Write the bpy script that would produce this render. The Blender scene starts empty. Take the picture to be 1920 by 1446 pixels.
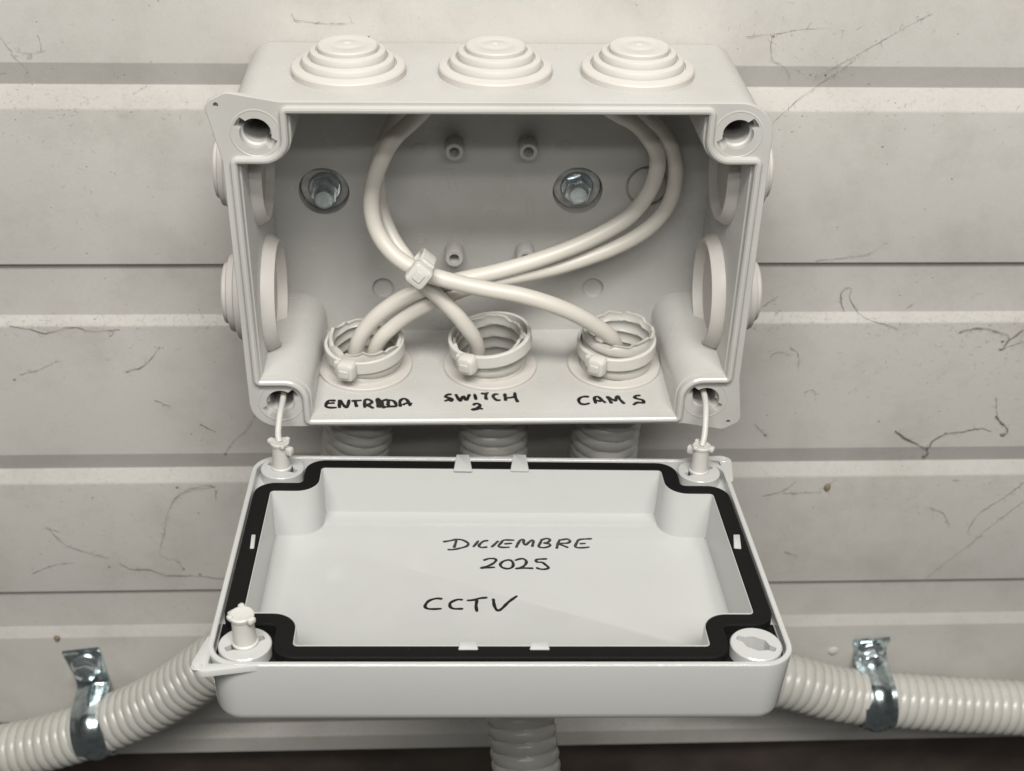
import bpy, bmesh, math, random
from mathutils import Vector, Matrix
from mathutils.geometry import tessellate_polygon
random.seed(7)
S = 0.001                      # all shapes below are written in millimetres
PI = math.pi
sc = bpy.context.scene
COL = sc.collection

# ------------------------------------------------------------------ camera
CAM = Vector((-13.8803, -344.1856, 190.4212)); PITCH, YAW, ROLL, F = 0.586878, 0.05584, 0.0243976, 2444.217
_cp, _sp, _cy, _sy = math.cos(PITCH), math.sin(PITCH), math.cos(YAW), math.sin(YAW)
FW = Vector((_sy*_cp, _cy*_cp, -_sp)); _r0 = Vector((_cy, -_sy, 0)); _u0 = _r0.cross(FW)
_c, _s = math.cos(ROLL), math.sin(ROLL)
RT = _r0*_c + _u0*_s; UP = -_r0*_s + _u0*_c
cd = bpy.data.cameras.new('camera'); cam = bpy.data.objects.new('camera', cd); COL.objects.link(cam)
M = Matrix((RT, UP, -FW)).transposed().to_4x4(); M.translation = CAM*S
cam.matrix_world = M
cd.sensor_width = 36; cd.lens = F/1920*36; cd.clip_start = 0.01; cd.clip_end = 50
cd.dof.use_dof = True; cd.dof.focus_distance = 0.385; cd.dof.aperture_fstop = 20
sc.camera = cam

# ------------------------------------------------------------------ light
w = bpy.data.worlds.new('World'); sc.world = w; w.use_nodes = True
bg = w.node_tree.nodes['Background']; bg.inputs[0].default_value = (1.0, 0.985, 0.95, 1); bg.inputs[1].default_value = 0.06
def area(name, loc, target, sx, sy, power, col):
    l = bpy.data.lights.new(name, 'AREA'); l.shape = 'RECTANGLE'; l.size = sx; l.size_y = sy; l.energy = power; l.color = col
    o = bpy.data.objects.new(name, l); COL.objects.link(o); o.location = loc
    o.rotation_euler = (Vector(target)-Vector(loc)).to_track_quat('-Z', 'Y').to_euler()
area('fluorescent_tube', (0.03, -0.49, 0.36), (0, 0.03, -0.06), 0.62, 0.022, 0.72, (1.0, 0.98, 0.935))
area('fluorescent_tube', (0.03, -0.44, 0.41), (0, 0.03, -0.06), 0.62, 0.022, 0.72, (1.0, 0.98, 0.935))
area('ceiling_light', (0.0, -0.60, 0.93), (0, 0, -0.05), 0.85, 0.22, 13.4, (1.0, 0.975, 0.925))
sc.view_settings.view_transform = 'Standard'; sc.view_settings.look = 'None'
sc.view_settings.exposure = 0.34; sc.view_settings.gamma = 1; sc.view_settings.use_curve_mapping = False

def ray(u, v): return FW + RT*((u-960)/F) - UP*((v-723)/F)
def atY(u, v, Y): d = ray(u, v); return CAM + d*((Y-CAM.y)/d.y)
def atZ(u, v, Z): d = ray(u, v); return CAM + d*((Z-CAM.z)/d.z)

# ------------------------------------------------------------------ materials
def nodes(name):
    m = bpy.data.materials.new(name); m.use_nodes = True; n = m.node_tree.nodes; return m, n, m.node_tree.links, n['Principled BSDF']
def coords(n, l, scale=(1, 1, 1)):
    tc = n.new('ShaderNodeTexCoord'); mp = n.new('ShaderNodeMapping'); mp.inputs['Scale'].default_value = scale
    l.new(tc.outputs['Object'], mp.inputs[0]); return mp.outputs[0]
def noise(n, l, vec, scale, detail=4, rough=.55):
    t = n.new('ShaderNodeTexNoise'); t.inputs['Scale'].default_value = scale; t.inputs['Detail'].default_value = detail
    t.inputs['Roughness'].default_value = rough; l.new(vec, t.inputs['Vector']); return t.outputs['Fac']
def ramp(n, l, fac, p0, p1, c0=0., c1=1.):
    r = n.new('ShaderNodeMapRange'); r.inputs[1].default_value = p0; r.inputs[2].default_value = p1
    r.inputs[3].default_value = c0; r.inputs[4].default_value = c1; l.new(fac, r.inputs[0]); return r.outputs[0]
def mix(n, l, fac, a, b):
    m = n.new('ShaderNodeMix'); m.data_type = 'RGBA'
    if isinstance(fac, float): m.inputs[0].default_value = fac
    else: l.new(fac, m.inputs[0])
    for s, x in ((6, a), (7, b)):
        if isinstance(x, tuple): m.inputs[s].default_value = (*x, 1)
        else: l.new(x, m.inputs[s])
    return m.outputs[2]
def mul(n, l, a, b):
    m = n.new('ShaderNodeMath'); m.operation = 'MULTIPLY'; l.new(a, m.inputs[0])
    if isinstance(b, float): m.inputs[1].default_value = b
    else: l.new(b, m.inputs[1])
    return m.outputs[0]
def bump(n, l, bs, h, dist, strength=1.):
    b = n.new('ShaderNodeBump'); b.inputs['Distance'].default_value = dist; b.inputs['Strength'].default_value = strength
    l.new(h, b.inputs['Height']); l.new(b.outputs[0], bs.inputs['Normal'])
def plastic(name, col, rough=.35, dirt=(.32, .29, .24), amount=.25, speck=.5, bmp=.00002, sss=0., ior=1.46, bscale=260):
    m, n, l, b = nodes(name); v = coords(n, l)
    big = ramp(n, l, noise(n, l, v, 28, 5), .45, .75)
    c = mix(n, l, mul(n, l, big, amount), col, tuple(x*y for x, y in zip(col, (.86, .84, .80))))
    spot = ramp(n, l, noise(n, l, v, 750, 2, .4), .735, .79)
    gate = ramp(n, l, noise(n, l, v, 60, 3), .46, .66)
    c = mix(n, l, mul(n, l, mul(n, l, spot, gate), speck), c, dirt)
    l.new(c, b.inputs['Base Color'])
    l.new(ramp(n, l, noise(n, l, v, 90, 4), .3, .7, rough-.03, rough+.08), b.inputs['Roughness'])
    b.inputs['IOR'].default_value = ior
    if sss: b.inputs['Subsurface Weight'].default_value = sss; b.inputs['Subsurface Radius'].default_value = (.004, .0036, .003); b.inputs['Subsurface Scale'].default_value = .6
    bump(n, l, b, noise(n, l, v, bscale, 3), bmp)
    return m
MAT = {}
MAT['box'] = plastic('light_grey_box_plastic', (.46, .455, .438), .22, amount=.7, speck=.85)
MAT['lid'] = plastic('light_grey_lid_plastic', (.45, .455, .445), .09, amount=.2)
MAT['grommet'] = plastic('soft_white_grommet_rubber', (.51, .49, .462), .5, amount=.4, speck=.35)
MAT['cable'] = plastic('cream_cable_jacket', (.555, .53, .48), .36, amount=.35, speck=.3, bmp=.00006, bscale=120)
MAT['tie'] = plastic('translucent_nylon', (.56, .55, .515), .36, amount=.2, speck=.1, sss=.25)
MAT['screw'] = plastic('white_plug_plastic', (.51, .50, .475), .42, amount=.2, speck=.2, sss=.15)
MAT['conduit'] = plastic('grey_conduit_plastic', (.46, .452, .42), .26, amount=.8, speck=.4)
MAT['gasket'] = plastic('black_gasket_rubber', (.008, .008, .008), .6, dirt=(.12, .11, .10), speck=.5, bmp=.0001, ior=1.25)
MAT['gasket'].node_tree.nodes['Principled BSDF'].inputs['Specular IOR Level'].default_value = .25
MAT['dark'] = plastic('dark_recess', (.01, .009, .008), .9, speck=0.)
m, n, l, b = nodes('black_marker_ink'); b.inputs['Base Color'].default_value = (.006, .005, .005, 1); b.inputs['Roughness'].default_value = .35; MAT['ink'] = m
def zinc(name, col, r0, r1):
    m, n, l, b = nodes(name); v = coords(n, l)
    c = mix(n, l, ramp(n, l, noise(n, l, v, 300, 4), .4, .65), col, tuple(x*.7 for x in col))
    l.new(c, b.inputs['Base Color']); b.inputs['Metallic'].default_value = 1 if 'bright' in name else .15
    l.new(ramp(n, l, noise(n, l, v, 120, 3), .35, .7, r0, r1), b.inputs['Roughness'])
    bump(n, l, b, noise(n, l, v, 200, 2), .00001); return m
MAT['zinc'] = zinc('bright_zinc_plating', (.56, .64, .66), .16, .30)
MAT['head'] = zinc('zinc_screw_head', (.74, .81, .84), .16, .30)
MAT['head'].node_tree.nodes['Principled BSDF'].inputs['Metallic'].default_value = .94
MAT['washer'] = zinc('dull_zinc_washer', (.52, .52, .50), .42, .62)
m, n, l, b = nodes('dust_thread'); b.inputs['Base Color'].default_value = (.17, .155, .13, 1); b.inputs['Roughness'].default_value = .9; MAT['dust'] = m
m, n, l, b = nodes('rust_grime'); b.inputs['Base Color'].default_value = (.20, .16, .10, 1); b.inputs['Roughness'].default_value = .8; MAT['rust'] = m
# painted sheet metal with dust, specks and faint streaks
m, n, l, b = nodes('painted_wall_panel'); v = coords(n, l)
base = mix(n, l, ramp(n, l, noise(n, l, v, 5, 4), .35, .7), (.555, .538, .508), (.49, .475, .447))
film = ramp(n, l, noise(n, l, v, 34, 9, .68), .47, .70)
c = mix(n, l, mul(n, l, film, .30), base, (.30, .28, .245))
spot = ramp(n, l, noise(n, l, v, 520, 3, .5), .70, .76)
gate = ramp(n, l, noise(n, l, v, 22, 4), .44, .62)
c = mix(n, l, mul(n, l, mul(n, l, spot, gate), .65), c, (.16, .14, .11))
vs = coords(n, l, (1, 1, 3.0)); sm = ramp(n, l, noise(n, l, vs, 150, 8, .75), .60, .72)
g2 = ramp(n, l, noise(n, l, v, 12, 3), .50, .66)
c = mix(n, l, mul(n, l, mul(n, l, sm, g2), .45), c, (.24, .22, .19))
geo = n.new('ShaderNodeNewGeometry'); sx = n.new('ShaderNodeSeparateXYZ'); l.new(geo.outputs['Normal'], sx.inputs[0])
ledge = ramp(n, l, sx.outputs[2], .12, .4)
grit = ramp(n, l, noise(n, l, v, 900, 4, .6), .55, .68)
c = mix(n, l, mul(n, l, mul(n, l, ledge, grit), .38), c, (.30, .275, .235))
fine = ramp(n, l, noise(n, l, v, 1300, 2, .5), .35, .65)
c = mix(n, l, mul(n, l, fine, .07), c, (.25, .23, .2))
l.new(c, b.inputs['Base Color'])
l.new(ramp(n, l, noise(n, l, v, 60, 5), .3, .7, .34, .52), b.inputs['Roughness'])
bump(n, l, b, noise(n, l, v, 420, 4), .00008, .6)
MAT['wall'] = m
m, n, l, b = nodes('dark_brown_base'); v = coords(n, l)
l.new(mix(n, l, ramp(n, l, noise(n, l, v, 40, 5), .4, .7), (.045, .034, .028), (.075, .058, .048)), b.inputs['Base Color']); b.inputs['Roughness'].default_value = .7
MAT['base'] = m

# ------------------------------------------------------------------ mesh helpers
def unit_mm(a): return Vector(a)*S
def mk(name, data, mat, parent=None, loc=None, rot=None, sharp=32, origin=(0, 0, 0)):
    vs, fs = data; o0 = Vector(origin)
    me = bpy.data.meshes.new(name); me.from_pydata([((Vector(v)-o0)*S)[:] for v in vs], [], fs)
    bm = bmesh.new(); bm.from_mesh(me); bmesh.ops.remove_doubles(bm, verts=bm.verts, dist=1e-7)
    bmesh.ops.recalc_face_normals(bm, faces=bm.faces); bm.to_mesh(me); bm.free()
    me.polygons.foreach_set('use_smooth', [True]*len(me.polygons)); me.set_sharp_from_angle(angle=math.radians(sharp))
    me.materials.append(MAT[mat] if isinstance(mat, str) else mat); me.update()
    o = bpy.data.objects.new(name, me); COL.objects.link(o)
    if parent: o.parent = parent
    if loc is not None: o.location = Vector(loc)*S
    if rot is not None: o.rotation_euler = rot
    return o
def tag(o, label, cat, group=None, kind=None):
    if label: o['label'] = label
    if cat: o['category'] = cat
    if group: o['group'] = group
    if kind: o['kind'] = kind
    return o
def empty(name, loc, label, cat, group=None):
    o = bpy.data.objects.new(name, None); COL.objects.link(o); o.location = Vector(loc)*S; o.empty_display_size = .01
    return tag(o, label, cat, group)
def join(*ds):
    V, Fs = [], []
    for v, f in ds:
        k = len(V); V += list(v); Fs += [tuple(i+k for i in q) for q in f]
    return V, Fs
def xf(d, mat): return [mat @ Vector(v) for v in d[0]], d[1]
def basis(o, z, x=None):
    z = Vector(z).normalized(); x = Vector(x) if x is not None else Vector((1, 0, 0))
    x = (x - z*x.dot(z)).normalized(); y = z.cross(x); m = Matrix((x, y, z)).transposed().to_4x4(); m.translation = Vector(o); return m
def fillet(pts, seg=8):
    out = []; N = len(pts)
    for i in range(N):
        x, y, r = pts[i]; p = Vector((x, y)); a = Vector(pts[i-1][:2])-p; c = Vector(pts[(i+1) % N][:2])-p
        if r <= 0: out.append(p[:]); continue
        la, lc = a.length, c.length; a.normalize(); c.normalize()
        th = math.acos(max(-1, min(1, a.dot(c)))); t = r/math.tan(th/2); t = min(t, la*.499, lc*.499); rr = t*math.tan(th/2)
        bis = (a+c).normalized(); cen = p+bis*(rr/math.sin(th/2)); s = p+a*t-cen; e = p+c*t-cen
        a0 = math.atan2(s.y, s.x); a1 = math.atan2(e.y, e.x); d = (a1-a0+PI) % (2*PI)-PI
        for k in range(seg+1):
            q = a0+d*k/seg; out.append((cen.x+rr*math.cos(q), cen.y+rr*math.sin(q)))
    return out
def offset(P, d):                       # P counter-clockwise, d > 0 outwards
    out = []; N = len(P)
    for i in range(N):
        a = Vector(P[i])-Vector(P[i-1]); c = Vector(P[(i+1) % N])-Vector(P[i])
        n1 = Vector((a.y, -a.x)).normalized(); n2 = Vector((c.y, -c.x)).normalized()
        q = (n1+n2)/(1+n1.dot(n2)); out.append((P[i][0]+q.x*d, P[i][1]+q.y*d))
    return out
def loft(rings, closed=True, skip=()):
    N = len(rings[0]); V = [v for r in rings for v in r]; Fs = []
    for k in range(len(rings)-1):
        for i in range(N if closed else N-1):
            if i in skip: continue
            j = (i+1) % N; Fs.append((k*N+i, k*N+j, (k+1)*N+j, (k+1)*N+i))
    return V, Fs
def plate(outline, holes, f):           # filled polygon with holes, f maps (x, y) to 3D
    loops = [[Vector((*p, 0)) for p in outline]]+[[Vector((*p, 0)) for p in h] for h in holes]
    tr = tessellate_polygon(loops); flat = [p for lp in loops for p in lp]
    return [f(p.x, p.y) for p in flat], [tuple(t) for t in tr if len(set(t)) == 3]
def circle(cx, cy, r, n=40, a0=0): return [(cx+r*math.cos(a0+2*PI*i/n), cy+r*math.sin(a0+2*PI*i/n)) for i in range(n)]
def lathe(prof, n=64): return loft([[(r*math.cos(2*PI*i/n), r*math.sin(2*PI*i/n), h) for i in range(n)] for r, h in prof])
def disc(r, h, n=64): return [(r*math.cos(2*PI*i/n), r*math.sin(2*PI*i/n), h) for i in range(n)], [tuple(range(n))]
def box(cx, cy, cz, sx, sy, sz, r=0.3):
    o = fillet([(cx-sx/2, cy-sy/2, r), (cx+sx/2, cy-sy/2, r), (cx+sx/2, cy+sy/2, r), (cx-sx/2, cy+sy/2, r)], 4)
    def ring(d, z): return [(x, y, z) for x, y in (offset(o, d) if d else o)]
    e = min(r*.9, sz*.3); R = [ring(-e, cz-sz/2), ring(-e*.3, cz-sz/2+e*.3), ring(0, cz-sz/2+e), ring(0, cz+sz/2-e), ring(-e*.3, cz+sz/2-e*.3), ring(-e, cz+sz/2)]
    d = loft(R); N = len(o); d[1].append(tuple(range(N))); d[1].append(tuple(range(5*N, 6*N))); return d
def prism(outline, z0, z1, e=.25):
    def ring(d, z): return [(x, y, z) for x, y in (offset(outline, d) if d else outline)]
    d = loft([ring(0, z0), ring(0, z1-e), ring(-e*.4, z1-e*.3), ring(-e, z1)]); N = len(outline)
    d[1].append(tuple(range(N))); d[1].append(tuple(range(3*N, 4*N))); return d
def spline(P, step=1.0):
    P = [Vector(p) for p in P]; Q = [P[0]*2-P[1]]+P+[P[-1]*2-P[-2]]; out = []
    for i in range(1, len(Q)-2):
        p0, p1, p2, p3 = Q[i-1:i+3]; n = max(2, int((p2-p1).length/step))
        for k in range(n):
            t = k/n; out.append(.5*((2*p1)+(p2-p0)*t+(2*p0-5*p1+4*p2-p3)*t*t+(3*p1-p0-3*p2+p3)*t**3))
    out.append(P[-1]); return out
def frames(P):
    N = len(P); T = [(P[min(i+1, N-1)]-P[max(i-1, 0)]).normalized() for i in range(N)]
    u = T[0].orthogonal().normalized(); U = [u]
    for i in range(1, N):
        u = U[-1]-T[i]*U[-1].dot(T[i]); U.append(u.normalized())
    return T, U
def tube(P, r, n=20, caps=True):
    T, U = frames(P); R = []
    for i, p in enumerate(P):
        rr = r(i/(len(P)-1)) if callable(r) else r; v = T[i].cross(U[i])
        R.append([p+(U[i]*math.cos(2*PI*k/n)+v*math.sin(2*PI*k/n))*rr for k in range(n)])
    d = loft(R)
    if caps: d[1].append(tuple(range(n))); d[1].append(tuple(range(len(d[0])-n, len(d[0]))))
    return d

# ------------------------------------------------------------------ the wall
WY = 62.3
def wz(v, Y=WY, u=200): return atY(u, v, Y).z
def rib_profile():
    pts = []                                 # (z, y) running downwards
    def vee(z0, zb, z1): pts.extend([(z0, WY, 1.6), (zb, WY+2.4, .7), (z1, WY, 3.5)])
    def stepr(z0, z1, z2): pts.extend([(z0, WY, .8), (z0-.5, WY+1.8, .3), (z1, WY+1.8, .8), (z2, WY, 2.2)])
    pitch = 153.6
    for k in (2, 1):
        vee(wz(118)+pitch*k, wz(158, WY+2.4)+pitch*k, wz(205)+pitch*k); stepr(wz(497)+pitch*k, wz(590, WY+1.8)+pitch*k, wz(612)+pitch*k)
    vee(wz(118), wz(158, WY+2.4), wz(205)); stepr(wz(497), wz(590, WY+1.8), wz(612))
    vee(wz(852), wz(877, WY+2.4), wz(907)); stepr(wz(1109), wz(1172, WY+1.8), wz(1195))
    zb = wz(1412, WY, 300)
    pts.extend([(zb+22, WY, 1.), (zb+15, WY+3.5, 1.), (zb+9, WY, 1.)])
    return pts, zb
prof, ZB = rib_profile()
prof = [(420, WY, 0)]+prof+[(ZB, WY, 0), (ZB-.3, WY+6, 0), (500, WY+6, 0)]
pf = fillet(prof[:-1]+[(420, WY+6, 0)], 5)
pf = [p for p in pf if not (abs(p[1]-(WY+6)) < 1e-4 and p[0] > 400)]
def wallmesh(x0, x1):
    xs = [x0+(x1-x0)*i/12 for i in range(13)]
    return loft([[(x, y, z) for z, y in pf] for x in xs], closed=False)
wall = empty('metal_wall', (0, WY+6, ZB), 'dirty off-white ribbed sheet metal wall behind the open junction box', 'wall')
mk('wall_panel', wallmesh(-620, 620), 'wall', wall, origin=(0, WY+6, ZB), sharp=40)
bs = mk('base_strip', box(0, WY+18, ZB-120, 1300, 16, 250, 1.), 'base', wall, origin=(0, WY+6, ZB)); bs['label'] = 'dark brown strip below the wall panel'
# small fixings marks on the wall
o = mk('rivet', lathe([(0.01, .9), (1.4, .8), (2.1, .3), (2.5, 0), (2.8, -.2)], 24), 'wall', None)
o.matrix_world = Matrix.Translation(atY(1562, 1221, WY)*S) @ Matrix.Rotation(PI/2, 4, 'X')
tag(o, 'small grimy painted rivet on the wall left of the right conduit clamp', 'rivet')

# ------------------------------------------------------------------ junction box
BX = empty('junction_box', (0, 62, 0), 'light grey plastic junction box, open, with cables looped inside', 'junction box')
BO = (0, 62, 0)
A_, H_, B_, N_ = 75.0, 52.8, 60.1, 37.7
def notch_outline(a, h, b, n, R, rs=1.0):      # counter-clockwise; bottom straight is the last edge
    P = []
    P += [(b, -h, rs), (b, -n, R), (a, -n, rs), (a, n, rs), (b, n, R), (b, h, rs)]
    P += [(-b, h, rs), (-b, n, R), (-a, n, rs), (-a, -n, rs), (-b, -n, R), (-b, -h, rs)]
    return fillet(P, 8)
L0 = notch_outline(A_, H_, B_, N_, 6.5, 1.3)
NL = len(L0)
def R3(d, y): return [(x, y, z) for x, z in offset(L0, d)]
FL = fillet([(62, -54.9, 6), (75, -57.4, 3.2), (80.6, -54.2, 3.0), (78.3, -38, 6), (78, 54.8, 10), (-61, 54.8, 6), (-75.5, 57.4, 3.2), (-81.6, 54.4, 3.0), (-78, 37, 6), (-78, -54.9, 9)], 8)
def keyhole(cx, cy, r, rs, wd, ang, n=40):
    out = []
    for i in range(n):
        t = 2*PI*i/n; c, s = math.cos(t), math.sin(t)
        rr = r
        if abs(s)*rs < wd and True:
            rr = max(r, min(rs, rs))
            if abs(s)*rr > wd: rr = r
        x, y = rr*c, rr*s
        out.append((cx+x*math.cos(ang)-y*math.sin(ang), cy+x*math.sin(ang)+y*math.cos(ang)))
    return out
KH = [(-68.2, 45.6, -.62), (68.2, 45.6, .62), (-68.2, -45.6, .62), (68.2, -45.6, -.62)]
khs = [keyhole(x, z, 4.5, 6.3, 1.7, a, 72) for x, z, a in KH]
pinh = [circle(-78.4, 54.0, .75, 12), circle(76.6, -54.5, .75, 12)]
YF = 1.3
HOLES = [(-43, 30.3), (-.6, 30.3), (41.8, 30.3)]
body = []
body.append(plate(FL, [offset(L0, 1.15)]+khs+pinh, lambda x, z: (x, YF, z)))
body.append(loft([R3(1.15, YF), R3(1.05, .4), R3(.7, -.1), R3(.1, -.3), R3(-.5, -.15), R3(-.95, .35), R3(-1.05, 1.2), R3(-1.2, 2.3), R3(-1.6, 2.45), R3(-1.7, 2.7)]))
inF, inB = R3(-1.7, 2.7), R3(-2.6, 53)
body.append(loft([inF, inB], skip=(NL-1,)))
hb = []
def bot(x, t): # bottom inner wall bilinear
    a, b_ = Vector(inF[NL-1]), Vector(inF[0]); c, d = Vector(inB[NL-1]), Vector(inB[0])
    f = (t-2.6)/(53-2.6); lo = a.lerp(c, f); hi = b_.lerp(d, f); s = (x-lo.x)/(hi.x-lo.x); return tuple(lo.lerp(hi, s))
body.append(plate([(inF[NL-1][0], 2.6), (inF[0][0], 2.6), (inB[0][0], 53), (inB[NL-1][0], 53)], [circle(x, y, 12.9, 48) for x, y in HOLES], bot))
EJ = [(-37.3, -33.0), (35.8, -33.3)]
bolts = [(-55.6, 3.6), (28.7, 3.9)]
body.append(plate([(x, z) for x, y, z in inB], [circle(x, z, 8.4, 48) for x, z in bolts]+[circle(x, z, 3.8, 32) for x, z in EJ]+[circle(52.0, 5.5, 7.3, 48)], lambda x, z: (x, 53, z)))
for x, z in bolts:
    c0 = circle(x, z, 8.4, 48); body.append(loft([[(p, 53, q) for p, q in c0], [(p, 58.5, q) for p, q in c0]])); body.append(([(p, 58.5, q) for p, q in c0], [tuple(range(48))]))
# flange edge, its back, outer shell
body.append(loft([[(x, YF, z) for x, z in FL], [(x, YF+.25, z) for x, z in offset(FL, .2)], [(x, YF+1.6, z) for x, z in offset(FL, .2)]]))
SH = fillet([(76.9, -53.3, 8), (76.9, 53.3, 8), (-76.9, 53.3, 8), (-76.9, -53.3, 8)], 10)
def sh(d, y): return [(x, y, z) for x, z in offset(SH, d)]
body.append(plate(offset(FL, .2), [SH], lambda x, z: (x, YF+1.6, z)))
NS = len(SH); sr = [sh(0, YF+1.6), sh(-.5, 56), sh(-.9, 58.5), sh(-2., 60.7), sh(-3.8, 61.8)]
body.append(loft(sr[:2], skip=(NS-1,))); body.append(loft(sr[1:]))
body.append(plate([(sr[0][NS-1][0], sr[0][0][1]), (sr[0][0][0], sr[0][0][1]), (sr[1][0][0], 56), (sr[1][NS-1][0], 56)], [circle(x, y, 12.9, 48) for x, y in HOLES],
                  lambda x, y: (x, y, -53.3+.5*(y-2.9)/53)))
body.append((sr[-1], [tuple(range(NS))]))
for (x, z, a), k in zip(KH, khs):
    k2 = [(x+(p-x)*.97, z+(q-z)*.97) for p, q in k]
    body.append(loft([[(p, YF, q) for p, q in k], [(p, YF+2.2, q) for p, q in k2]]))
    c1 = circle(x, z, 4.3, 40, a)
    k3 = [(x+(p-x)*.84, z+(q-z)*.84) for p, q in k]
    body.append(loft([[(p, YF+2.2, q) for p, q in k2], [(p, YF+2.6, q) for p, q in k3], [(p, YF+8, q) for p, q in k3], [(p, YF+40, q) for p, q in k3]]))
    body.append(([(p, YF+40, q) for p, q in k3], [tuple(range(72))]))
    # shallow raised ring round each hole, flattened against the plate
    body.append(xf(lathe([(6.6, -.05), (6.8, .10), (7.1, .10), (7.4, -.05)], 48), basis((x, YF, z), (0, -1, 0))))
for p, q in ((-78.4, 54.0), (76.6, -54.5)):
    c = circle(p, q, .75, 12); body.append(loft([[(x, YF, z) for x, z in c], [(x, YF+1.6, z) for x, z in c]]))
# moulding marks on the inside back
def mark(d): body.append(d)
for x, z in EJ:
    mark(xf(lathe([(3.8, 0), (3.7, -1.1), (3.3, -1.3), (.01, -1.3)], 32), basis((x, 53, z), (0, -1, 0))))
mark(xf(lathe([(7.3, 0), (7.25, -1.4), (6.5, -1.4), (6.4, -.1), (6.2, .1), (.01, .1)], 48), basis((52.0, 53, 5.5), (0, -1, 0))))
for x, z, r in ((-24, 18.5, 1.9), (5.5, 10.5, 1.6), (0, -5, 1.7), (24, 20, 1.6), (-24, -14, 1.6), (1, 30, 2.2)):
    mark(xf(lathe([(r-.25, -.02), (r-.1, .1), (r+.1, .1), (r+.25, -.02)], 28), basis((x, 53, z), (0, -1, 0))))
def rectmark(x, z, w_, h_, a):
    R_ = [Vector((sx*w_/2, sz*h_/2)) for sx, sz in ((-1, -1), (1, -1), (1, 1), (-1, 1))]
    q = [(x+p.x*math.cos(a)-p.y*math.sin(a), z+p.x*math.sin(a)+p.y*math.cos(a)) for p in R_]
    mark(loft([[(p, 53.02, r) for p, r in q], [(p, 52.9, r) for p, r in q], [(p, 52.9, r) for p, r in offset(q, -.18)], [(p, 53.02, r) for p, r in offset(q, -.3)]]))
rectmark(-13.5, 7.5, 2.5, 8.5, .25); rectmark(13.3, -3.5, 2.3, 5.5, .1)
mk('box_body', join(*body), 'box', BX, origin=BO, sharp=30)
# mounting pegs
def pegmesh(): return join(lathe([(3.3, 0), (3.1, 5.7), (2.85, 6.2), (1.75, 6.2), (1.55, 5.8), (1.5, 2.0)], 32), disc(1.5, 2.0, 32))
for x, z in ((-12.4, 20.2), (11.5, 20.3), (-12.6, -18.4), (11.6, -18.4)):
    mk('mounting_peg', xf(pegmesh(), basis((x, 53, z), (0, -1, 0))), 'box', BX, origin=BO)
# stepped cone grommets
GP = [(17.0, -.3), (16.9, 1.9), (16.55, 2.4), (14.3, 3.0), (14.0, 2.5), (13.75, 2.5), (13.6, 4.3), (13.3, 4.75), (11.9, 5.2), (11.6, 4.7), (11.35, 4.7), (11.2, 6.5), (10.95, 6.95),
      (9.5, 7.35), (9.2, 6.9), (9.0, 6.9), (8.85, 8.2), (8.5, 8.6), (5.5, 8.7), (5.3, 8.62), (3.2, 8.62), (3.0, 8.7), (1.2, 8.7), (1.0, 8.5), (.01, 8.5)]
gout = lathe(GP, 72)
GI = [(17.1, -.1), (17.0, 1.3), (15.0, 4.6), (14.2, 4.6), (13.3, .6), (.01, .4)]
gin = lathe(GI, 72)
for i, x in enumerate((-43.6, -.2, 42.3)):
    tilt = Matrix.Rotation(random.uniform(-.012, .012), 4, 'X')
    mk('rubber_grommet', join(xf(gout, basis((x, 30.2, 52.85), (0, .008, 1)) @ tilt), xf(gin, basis((x, 30.2, 50.7), (0, 0, -1)))), 'grommet', BX, origin=BO)
GI2 = [(17.1, -.1), (17.0, 1.0), (15.3, 3.3), (14.5, 3.3), (13.6, .6), (.01, .4)]
BIG = Matrix.Diagonal((1.13, 1.13, 1.13, 1))
for s in (-1, 1):
    for z, BIG in ((22.3, Matrix.Identity(4)), (-21.2, Matrix.Diagonal((1.13, 1.13, 1.2, 1)))):
        mk('rubber_grommet', join(xf(gout, basis((s*76.6, 29.0, z), (s, 0, 0), (0, 0, 1)) @ BIG), xf(lathe(GI2, 72), basis((s*73.0, 29.0, z), (-s, 0, 0), (0, 0, 1)) @ BIG)), 'grommet', BX, origin=BO)
for x, y in HOLES:     # cut grommets round the conduits
    g = lathe([(15.95, -.1), (15.9, .9), (15.6, 1.2), (12.0, 1.4), (11.5, .6), (11.5, -3), (13.2, -5), (17, -5), (17, -2.6)], 72)
    o = mk('cut_grommet', xf(g, basis((x, y, -50.85), (0, 0, 1))), 'grommet', BX, origin=BO)

# handwriting: strokes lie as thin ink on the real surface
def ink(strokes, plane_o, plane_n, wd, name, parent, inv=None, origin=(0, 0, 0)):
    n0 = Vector(plane_n).normalized(); p0 = Vector(plane_o); D = []
    for si, st in enumerate(strokes):
        W = []
        for (u, v) in st:
            d = ray(u, v); W.append(CAM+d*((p0-CAM).dot(n0)/d.dot(n0)))
        P = spline(W, .35)
        T = [(P[min(i+1, len(P)-1)]-P[max(i-1, 0)]).normalized() for i in range(len(P))]
        P = [P[0]-T[0]*wd*.12]+P+[P[-1]+T[-1]*wd*.12]; T = [T[0]]+T+[T[-1]]
        R = []
        L = len(P); hgt = .05+.012*(si % 4)
        cum = [0]
        for i in range(1, L): cum.append(cum[-1]+(P[i]-P[i-1]).length)
        for i in range(L):
            e = min(cum[i], cum[-1]-cum[i]); k = math.sqrt(max(.0, 1-(1-min(1, (e+.06)/(wd*.45)))**2)); ww = wd*.5*k*(1+.10*math.sin(cum[i]*1.9+si*2.1))
            sd = n0.cross(T[i]).normalized()
            R.append([P[i]+sd*ww*c+n0*h for c, h in ((-1, -.01), (-.8, hgt*.7), (0, hgt), (.8, hgt*.7), (1, -.01))])
        D.append(loft(R, closed=False))
    d = join(*D)
    if inv is not None: d = xf(d, inv)
    return mk(name, d, 'ink', parent, origin=origin)
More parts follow.
